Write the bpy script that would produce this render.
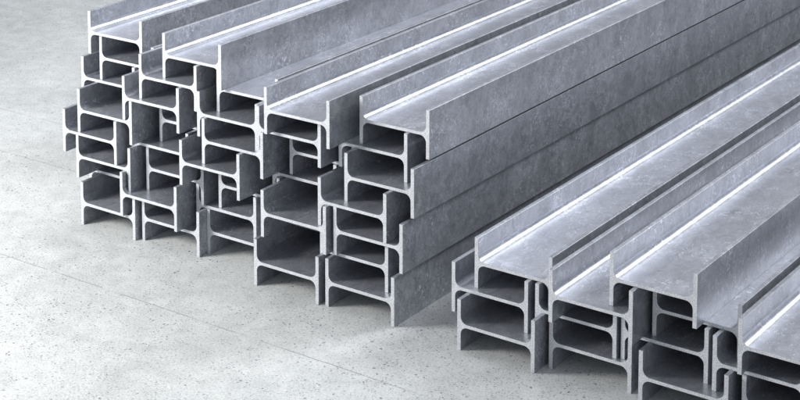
import bpy, math, random
from mathutils import Matrix, Vector

for o in list(bpy.data.objects):
    bpy.data.objects.remove(o, do_unlink=True)
scene = bpy.context.scene
C = scene.collection
random.seed(7)

# ---------------------------------------------------------------- camera
cam_data = bpy.data.cameras.new('camera')
cam_data.sensor_width = 36.0
cam_data.sensor_fit = 'HORIZONTAL'
cam_data.lens = 1745.698 / 800.0 * 36.0
cam_data.shift_x = 217.64 / 800.0
cam_data.shift_y = -421.905 / 800.0
cam_data.clip_start = 0.05
cam_data.clip_end = 300.0
cam = bpy.data.objects.new('camera', cam_data)
C.objects.link(cam)
right = Vector((0.77283398, 0.63445855, -0.01378331))
up = Vector((-0.06506041, 0.10081767, 0.99277537))
fwd = Vector((-0.63126443, 0.7663538, -0.11919345))
m = Matrix((right, up, -fwd)).transposed().to_4x4()
m.translation = Vector((3.8394598, -5.53529111, 2.95463294))
cam.matrix_world = m
scene.camera = cam

# ---------------------------------------------------------------- world, lamps, exposure
world = bpy.data.worlds.new('World')
scene.world = world
world.use_nodes = True
bg = world.node_tree.nodes['Background']
bg.inputs['Color'].default_value = (0.70, 0.735, 0.79, 1)
bg.inputs['Strength'].default_value = 0.76

def area(name, loc, target, sx, sy, power, col):
    d = bpy.data.lights.new(name, 'AREA')
    d.shape = 'RECTANGLE'
    d.size = sx
    d.size_y = sy
    d.energy = power
    d.color = col
    o = bpy.data.objects.new(name, d)
    C.objects.link(o)
    o.location = loc
    o.rotation_euler = (Vector(target) - Vector(loc)).to_track_quat('-Z', 'Y').to_euler()
    return o

# soft box in front of the left end of the stacks: whitens the cut ends and the floor there
area('front_softbox', (-2.9, -2.5, 2.0), (-1.1, 0.1, 0.4), 1.2, 1.2, 225, (1.0, 0.99, 0.97))
# unseen area lamp behind the bars: draws the gleam along each root fillet
area('rear_softbox', (6.5, 13.0, 9.5), (0.3, 1.0, 0.5), 4.4, 4.4, 1750, (0.95, 0.97, 1.0))
# broad overhead soft light
area('top_softbox', (-1.5, 2.5, 7.0), (-0.2, 1.0, 0.0), 5.0, 5.0, 120, (0.96, 0.98, 1.0))

scene.view_settings.view_transform = 'Standard'
scene.view_settings.look = 'None'
scene.view_settings.exposure = 0.0
scene.view_settings.gamma = 1.0

# ---------------------------------------------------------------- materials
class NT:
    def __init__(self, name):
        self.m = bpy.data.materials.new(name)
        self.m.use_nodes = True
        self.t = self.m.node_tree
        self.b = self.t.nodes['Principled BSDF']
    def n(self, kind, **kw):
        nd = self.t.nodes.new(kind)
        for k, v in kw.items():
            if k in nd.inputs:
                nd.inputs[k].default_value = v
            else:
                setattr(nd, k, v)
        return nd
    def l(self, a, b):
        self.t.links.new(a, b)
    def math(self, op, a, b=None, clamp=False):
        nd = self.t.nodes.new('ShaderNodeMath')
        nd.operation = op
        nd.use_clamp = clamp
        for i, v in enumerate((a, b)):
            if v is None:
                continue
            if isinstance(v, (int, float)):
                nd.inputs[i].default_value = v
            else:
                self.l(v, nd.inputs[i])
        return nd.outputs[0]
    def ramp(self, src, stops):
        r = self.t.nodes.new('ShaderNodeValToRGB')
        e = r.color_ramp.elements
        while len(e) < len(stops):
            e.new(0.5)
        for el, (p, c) in zip(e, stops):
            el.position = p
            el.color = c if len(c) == 4 else (*c, 1)
        self.l(src, r.inputs[0])
        return r.outputs[0]
    def noise(self, vec, scale, detail=4, rough=0.55, dist=0.0):
        nd = self.n('ShaderNodeTexNoise')
        nd.inputs['Scale'].default_value = scale
        nd.inputs['Detail'].default_value = detail
        nd.inputs['Roughness'].default_value = rough
        nd.inputs['Distortion'].default_value = dist
        self.l(vec, nd.inputs['Vector'])
        return nd.outputs['Fac']
    def mix(self, fac, a, b, mode='MIX'):
        nd = self.t.nodes.new('ShaderNodeMix')
        nd.data_type = 'RGBA'
        nd.blend_type = mode
        for s, v in ((nd.inputs[0], fac), (nd.inputs[6], a), (nd.inputs[7], b)):
            if isinstance(v, (int, float)):
                s.default_value = v
            elif isinstance(v, tuple):
                s.default_value = (*v, 1) if len(v) == 3 else v
            else:
                self.l(v, s)
        return nd.outputs[2]
    def mapped(self, vec, sc, off=None):
        mp = self.n('ShaderNodeMapping')
        mp.inputs['Scale'].default_value = sc
        self.l(vec, mp.inputs['Vector'])
        if off is not None:
            self.l(off, mp.inputs['Location'])
        return mp.outputs[0]

def g(v, t=1.0):
    return (v * 0.945, v * 0.98, v * 1.08)

def steel(name, sc, lo, hi, metal, r0, r1):
    s = NT(name)
    co = s.n('ShaderNodeTexCoord').outputs['Object']
    rnd = s.n('ShaderNodeObjectInfo').outputs['Random']
    offs = s.n('ShaderNodeCombineXYZ')
    s.l(s.math('MULTIPLY', rnd, 37.0), offs.inputs[0])
    s.l(s.math('MULTIPLY', rnd, 91.0), offs.inputs[1])
    s.l(s.math('MULTIPLY', rnd, 53.0), offs.inputs[2])
    v = s.mapped(co, sc, offs.outputs[0])
    iso = s.mapped(co, (1, 1, 1), offs.outputs[0])
    big = s.noise(v, 7.0, 3, 0.5, 0.3)
    mid = s.noise(v, 30.0, 6, 0.70, 1.0)
    fine = s.noise(iso, 210.0, 3, 0.6)
    tone = s.math('ADD', s.math('MULTIPLY', big, 0.34), s.math('MULTIPLY', mid, 0.66))
    base = s.ramp(tone, [(0.36, g(lo)), (0.50, g((lo + hi) / 2)), (0.62, g(hi))])
    # pale flecks and short scuffs
    fl = s.ramp(s.noise(v, 46.0, 5, 0.7, 1.8), [(0.55, (0, 0, 0)), (0.63, (1, 1, 1))])
    patch = s.ramp(s.noise(iso, 5.0, 2, 0.5), [(0.42, (0, 0, 0)), (0.62, (1, 1, 1))])
    base = s.mix(s.math('MULTIPLY', s.math('MULTIPLY', fl, patch), 0.9), base, g(hi * 1.7))
    bl = s.ramp(s.noise(v, 21.0, 5, 0.62, 0.6), [(0.50, (0, 0, 0)), (0.66, (1, 1, 1))])
    base = s.mix(s.math('MULTIPLY', s.math('MULTIPLY', bl, patch), 0.5), base, g(hi * 1.35))
    sc2 = s.ramp(s.noise(iso, 64.0, 2, 0.5, 2.5), [(0.66, (0, 0, 0)), (0.71, (1, 1, 1))])
    base = s.mix(s.math('MULTIPLY', sc2, 0.85), base, g(hi * 1.6))
    # dark grime spots
    sp = s.ramp(s.noise(iso, 75.0, 4, 0.7), [(0.29, (1, 1, 1)), (0.36, (0, 0, 0))])
    base = s.mix(s.math('MULTIPLY', sp, 0.22), base, g(lo * 0.6))
    base = s.mix(0.10, base, s.ramp(fine, [(0.3, (0, 0, 0)), (0.7, (1, 1, 1))]), 'OVERLAY')
    # tone of the whole bar varies slightly
    tn = s.math('ADD', s.math('MULTIPLY', rnd, 0.22), 0.90)
    hs = s.n('ShaderNodeHueSaturation')
    s.l(tn, hs.inputs['Value'])
    s.l(base, hs.inputs['Color'])
    s.l(hs.outputs[0], s.b.inputs['Base Color'])
    s.b.inputs['Metallic'].default_value = metal
    rg = s.ramp(mid, [(0.3, (r0,) * 3), (0.7, (r1,) * 3)])
    s.l(rg, s.b.inputs['Roughness'])
    bp = s.n('ShaderNodeBump')
    bp.inputs['Strength'].default_value = 0.16
    bp.inputs['Distance'].default_value = 0.002
    h = s.math('ADD', s.math('MULTIPLY', mid, 0.6), s.math('MULTIPLY', fine, 0.25))
    s.l(h, bp.inputs['Height'])
    s.l(bp.outputs[0], s.b.inputs['Normal'])
    return s.m

M_web = steel('rolled_steel_web', (1.0, 0.55, 1.0), 0.34, 0.50, 0.66, 0.27, 0.38)
M_flange = steel('rolled_steel_flange', (1.0, 1.0, 0.85), 0.245, 0.44, 0.48, 0.36, 0.50)

def sawn():
    s = NT('sawn_steel_end')
    co = s.n('ShaderNodeTexCoord').outputs['Object']
    rnd = s.n('ShaderNodeObjectInfo').outputs['Random']
    offs = s.n('ShaderNodeCombineXYZ')
    s.l(s.math('MULTIPLY', rnd, 37.0), offs.inputs[0])
    s.l(s.math('MULTIPLY', rnd, 17.0), offs.inputs[2])
    v = s.mapped(co, (1, 1, 1), offs.outputs[0])
    n1 = s.noise(v, 260.0, 4, 0.7)
    n2 = s.noise(v, 30.0, 3, 0.5)
    base = s.ramp(n1, [(0.34, (0.19, 0.195, 0.20)), (0.50, (0.53, 0.54, 0.555)), (0.62, (0.82, 0.83, 0.84))])
    base = s.mix(0.25, base, s.ramp(n2, [(0.3, g(0.45)), (0.7, g(0.85))]))
    s.l(base, s.b.inputs['Base Color'])
    s.b.inputs['Metallic'].default_value = 0.25
    s.b.inputs['Roughness'].default_value = 0.55
    bp = s.n('ShaderNodeBump')
    bp.inputs['Strength'].default_value = 0.35
    bp.inputs['Distance'].default_value = 0.001
    s.l(n1, bp.inputs['Height'])
    s.l(bp.outputs[0], s.b.inputs['Normal'])
    return s.m
M_end = sawn()

def concrete():
    s = NT('speckled_concrete')
    co = s.n('ShaderNodeTexCoord').outputs['Object']
    big = s.noise(co, 1.3, 4, 0.55, 0.4)
    mid = s.noise(co, 9.0, 6, 0.62, 0.5)
    fine = s.noise(co, 120.0, 4, 0.7)
    tone = s.math('ADD', s.math('MULTIPLY', big, 0.5), s.math('MULTIPLY', mid, 0.5))
    base = s.ramp(tone, [(0.34, (0.41, 0.42, 0.416)), (0.5, (0.51, 0.521, 0.516)), (0.66, (0.61, 0.62, 0.613))])
    base = s.mix(0.32, base, s.ramp(fine, [(0.3, (0.1, 0.1, 0.1)), (0.7, (0.9, 0.9, 0.9))]), 'OVERLAY')
    # small dark pits, two sizes, clustered
    def pits(scale, r0, r1, keep, amount, warp):
        wv = s.n('ShaderNodeVectorMath', operation='ADD')
        ns = s.n('ShaderNodeTexNoise')
        ns.inputs['Scale'].default_value = scale * 0.9
        ns.inputs['Detail'].default_value = 3
        s.l(co, ns.inputs['Vector'])
        sc = s.n('ShaderNodeVectorMath', operation='SCALE')
        sc.inputs[3].default_value = warp / scale
        s.l(ns.outputs['Color'], sc.inputs[0])
        s.l(co, wv.inputs[0])
        s.l(sc.outputs[0], wv.inputs[1])
        vo = s.n('ShaderNodeTexVoronoi')
        vo.inputs['Scale'].default_value = scale
        s.l(wv.outputs[0], vo.inputs['Vector'])
        sep = s.n('ShaderNodeSeparateColor')
        s.l(vo.outputs['Color'], sep.inputs[0])
        pick = s.math('LESS_THAN', sep.outputs[0], keep)
        size = s.math('MULTIPLY', vo.outputs['Distance'], s.math('ADD', sep.outputs[1], 0.6))
        spot = s.ramp(size, [(r0, (1, 1, 1)), (r1, (0, 0, 0))])
        return s.math('MULTIPLY', s.math('MULTIPLY', spot, pick), amount)
    clus = s.ramp(s.noise(co, 3.2, 3, 0.6), [(0.35, (0.45,) * 3), (0.62, (1, 1, 1))])
    p1 = pits(60, 0.13, 0.25, 0.5, 0.85, 1.2)
    p2 = pits(120, 0.18, 0.34, 0.6, 0.55, 1.4)
    pit = s.math('MAXIMUM', s.math('MULTIPLY', p1, clus), s.math('MULTIPLY', p2, clus))
    base = s.mix(pit, base, (0.10, 0.11, 0.125))
    # scored joints running parallel to the sawn ends
    sep = s.n('ShaderNodeSeparateXYZ')
    s.l(co, sep.inputs[0])
    wob = s.math('MULTIPLY', s.math('SUBTRACT', s.noise(co, 2.5, 4, 0.6), 0.5), 0.02)
    lines = None
    brk = s.ramp(s.noise(co, 6.0, 3, 0.6), [(0.38, (0.15,) * 3), (0.52, (1, 1, 1))])
    for y0, x0, amt in ((-0.415, 0.75, 0.6), (0.55, -1.5, 0.6), (1.05, -1.5, 0.5)):
        d = s.math('ABSOLUTE', s.math('SUBTRACT', s.math('ADD', sep.outputs[1], wob), y0))
        w = s.math('LESS_THAN', d, 0.0025)
        w = s.math('MULTIPLY', w, s.math('LESS_THAN', sep.outputs[0], x0))
        w = s.math('MULTIPLY', w, amt)
        lines = w if lines is None else s.math('MAXIMUM', lines, w)
    lines = s.math('MULTIPLY', lines, brk)
    base = s.mix(lines, base, (0.16, 0.16, 0.17))
    s.l(base, s.b.inputs['Base Color'])
    s.b.inputs['Roughness'].default_value = 0.62
    s.b.inputs['Specular IOR Level'].default_value = 0.35
    bp = s.n('ShaderNodeBump')
    bp.inputs['Strength'].default_value = 0.5
    bp.inputs['Distance'].default_value = 0.003
    h = s.math('SUBTRACT', s.math('MULTIPLY', fine, 0.3), s.math('MAXIMUM', pit, lines))
    s.l(h, bp.inputs['Height'])
    s.l(bp.outputs[0], s.b.inputs['Normal'])
    return s.m

# ---------------------------------------------------------------- floor
fm = bpy.data.meshes.new('floor')
fm.from_pydata([(-40, -40, 0), (40, -40, 0), (40, 40, 0), (-40, 40, 0)], [], [(0, 1, 2, 3)])
floor = bpy.data.objects.new('floor', fm)
fm.materials.append(concrete())
floor['kind'] = 'structure'
floor['label'] = 'pale grey concrete floor with small dark specks'
C.objects.link(floor)

# ---------------------------------------------------------------- one H-shaped girder: web between two flanges
H, W, TW, TF = 0.200, 0.3266, 0.0132, 0.0160
FR = 0.0275            # root fillet radius
CH = 0.0007           # tiny edge chamfer
PITCH = (H + TW) / 2 + 0.0002

def flange_ring(inset):
    """outline of the flange whose outer face is x=0 and inner face x=TF (z centred), counter-clockwise seen from -y"""
    c = CH * 0.9
    i = inset
    zt = H / 2 - i
    x0, x1 = i, TF - i
    return [(x0, -zt + c), (x0 + c, -zt), (x1 - c, -zt), (x1, -zt + c),
            (x1, -(TW / 2 + FR)), (x1, TW / 2 + FR),
            (x1, zt - c), (x1 - c, zt), (x0 + c, zt), (x0, zt - c)]

def web_ring(inset):
    i = inset
    N = 8
    pts = []
    cz = TW / 2 + FR
    r = FR + i
    def arc(cx, sgx, top):
        out = []
        for k in range(N + 1):
            a = math.pi / 2 * k / N
            # a = 0 at the flange, pi/2 on the web
            x = cx - sgx * r * math.cos(a)
            z = cz - r * math.sin(a)
            out.append((x, z if top else -z))
        return out
    lx, rx = TF + FR, W - TF - FR
    bl = arc(lx, 1, False)
    br = arc(rx, -1, False)
    tr = arc(rx, -1, True)
    tl = arc(lx, 1, True)
    pts += bl + br[::-1] + tr + tl[::-1]
    return pts, len(bl)

def prism(name, ring_fn, length, mirror=False, skip=(), mat=None, smooth_skip=()):
    a = ring_fn(CH)
    b = ring_fn(0.0)
    n = len(a)
    ys = [(a, 0.0), (b, CH), (b, length - CH), (a, length)]
    vs = []
    for ring, y in ys:
        for x, z in ring:
            vs.append(((W - x) if mirror else x, y, z + H / 2))
    fs, mi = [], []
    fs.append(list(range(n)))
    mi.append(1)
    for k in range(3):
        for j in range(n):
            j2 = (j + 1) % n
            if j in skip:
                continue
            fs.append([k * n + j2, k * n + j, (k + 1) * n + j, (k + 1) * n + j2])
            mi.append(0)
    fs.append(list(range(3 * n, 4 * n))[::-1])
    mi.append(1)
    if mirror:
        fs = [f[::-1] for f in fs]
    me = bpy.data.meshes.new(name)
    me.from_pydata(vs, [], fs)
    me.materials.append(mat)
    me.materials.append(M_end)
    for p, i_ in zip(me.polygons, mi):
        p.material_index = i_
        p.use_smooth = (i_ == 0)
    me.update()
    me.set_sharp_from_angle(angle=math.radians(25))
    return me

def make_meshes(length):
    ring, nb = web_ring(0.0)
    n = len(ring)
    # side seams that butt against the flanges stay open: edge nb*2-1 -> nb*2 (right) and n-1 -> 0 (left)
    web = prism('web', lambda i: web_ring(i)[0], length, skip=(2 * nb - 1, n - 1), mat=M_web)
    fl = prism('flange', flange_ring, length, mat=M_flange)
    fr = prism('flange', flange_ring, length, mirror=True, mat=M_flange)
    return web, fl, fr

LENGTHS = [make_meshes(L) for L in (6.0, 6.04, 5.95)]
base_webs = LENGTHS

def beam(u, y, level, label, group, k):
    root = bpy.data.objects.new('steel_girder', None)
    root.empty_display_size = 0.1
    C.objects.link(root)
    root.location = (u, y, level * PITCH + 0.0003)
    root['label'] = label
    root['category'] = 'steel girder'
    root['kind'] = 'thing'
    root['group'] = group
    web, fl, fr = LENGTHS[k % 3]
    for nm, me in (('web', web), ('flange', fl), ('flange', fr)):
        o = bpy.data.objects.new(nm, me)
        C.objects.link(o)
        o.parent = root
    return root

TALL = 'steel girders in the tall left stack'
LOW = 'steel girders in the low right stack'
tiers = ['bottom', 'second', 'third', 'fourth', 'fifth', 'sixth', 'seventh', 'eighth']
order = {1: ['rightmost'],
         2: ['leftmost', 'rightmost'],
         3: ['leftmost', 'middle', 'rightmost'],
         4: ['leftmost', 'second from left', 'second from right', 'rightmost'],
         5: ['leftmost', 'second from left', 'middle', 'second from right', 'rightmost']}

# u (across), y (how far the cut end stands back), extra look note
tall = {
 0: [(-1.3978, 0.0556), (-1.0541, 0.0815), (-0.7268, 0.1340), (-0.3660, -0.0082), (-0.0128, 0.0)],
 1: [(-1.4670, 0.1900), (-1.1397, 0.0341), (-0.7910, 0.1413), (-0.3995, 0.2156), (-0.0722, 0.0489)],
 2: [(-1.4255, 0.0606), (-1.0650, 0.1286), (-0.6786, 0.1562), (-0.3347, 0.0003), (0.0106, 0.0236)],
 3: [(-1.5035, 0.0587), (-1.1435, 0.1233), (-0.8018, 0.0422), (-0.4071, 0.1803), (-0.0636, 0.0225)],
 4: [(-1.4196, 0.0689), (-1.0363, 0.1899), (-0.7009, 0.0728), (-0.3251, 0.1917), (0.0311, 0.0726)],
 5: [(-1.5090, 0.1953), (-1.1495, 0.0710), (-0.7425, 0.0938), (-0.4152, 0.0815), (-0.0459, 0.1463)],
 6: [(-1.4055, 0.2086), (-1.0698, 0.0951), (-0.6808, 0.1532), (-0.3397, 0.0348), (0.0418, 0.1671)],
 7: [(-1.4791, 0.2151), (-0.9565, 0.1230)],
}
low = {
 0: [(0.6052, -0.0183), (0.9541, 0.0484), (1.3316, -0.0062), (1.6900, 0.03)],
 1: [(0.5369, 0.0556), (0.8885, 0.0621), (1.2258, 0.0732), (1.5805, 0.0391)],
 2: [(0.6202, 0.0838), (0.9861, -0.0197), (1.3309, 0.1026), (1.6851, -0.0025)],
 3: [(1.2029, 0.0217)],
}
tall_note = {(0, 4): 'grey H-shaped girder on the floor at the right front corner of the tall stack',
             (0, 0): 'pale H-shaped girder on the floor at the far left foot of the tall stack',
             (6, 4): 'open grey H-shaped girder lying highest at the right edge of the tall stack',
             (6, 3): 'open-topped H-shaped girder of the seventh tier just left of the highest right-edge beam',
             (7, 0): 'highest H-shaped girder at the far left of the tall stack, trough open upward',
             (7, 1): 'highest H-shaped girder standing up in the middle of the tall stack, tall outer flange showing'}
low_note = {(3, 0): 'single grey H-shaped girder lying alone on top of the low right stack',
            (0, 0): 'grey H-shaped girder on the floor at the left foot of the low right stack',
            (2, 0): 'H-shaped girder with wide bright trough, topmost at the left of the low right stack'}
k = 0
for lv, row in tall.items():
    for i, (u, y) in enumerate(row):
        note = tall_note.get((lv, i))
        if note is None:
            back = y > 0.115
            note = '%s girder in %s tier of the tall stack, end %s' % (
                order[len(row)][i], tiers[lv], 'recessed' if back else 'forward')
        beam(u, y, lv, note, TALL, k)
        k += 1
for lv, row in low.items():
    for i, (u, y) in enumerate(row):
        note = low_note.get((lv, i))
        if note is None:
            note = '%s grey girder in %s tier of the low right stack' % (order[len(row)][i], tiers[lv])
        beam(u, y, lv, note, LOW, k)
        k += 1
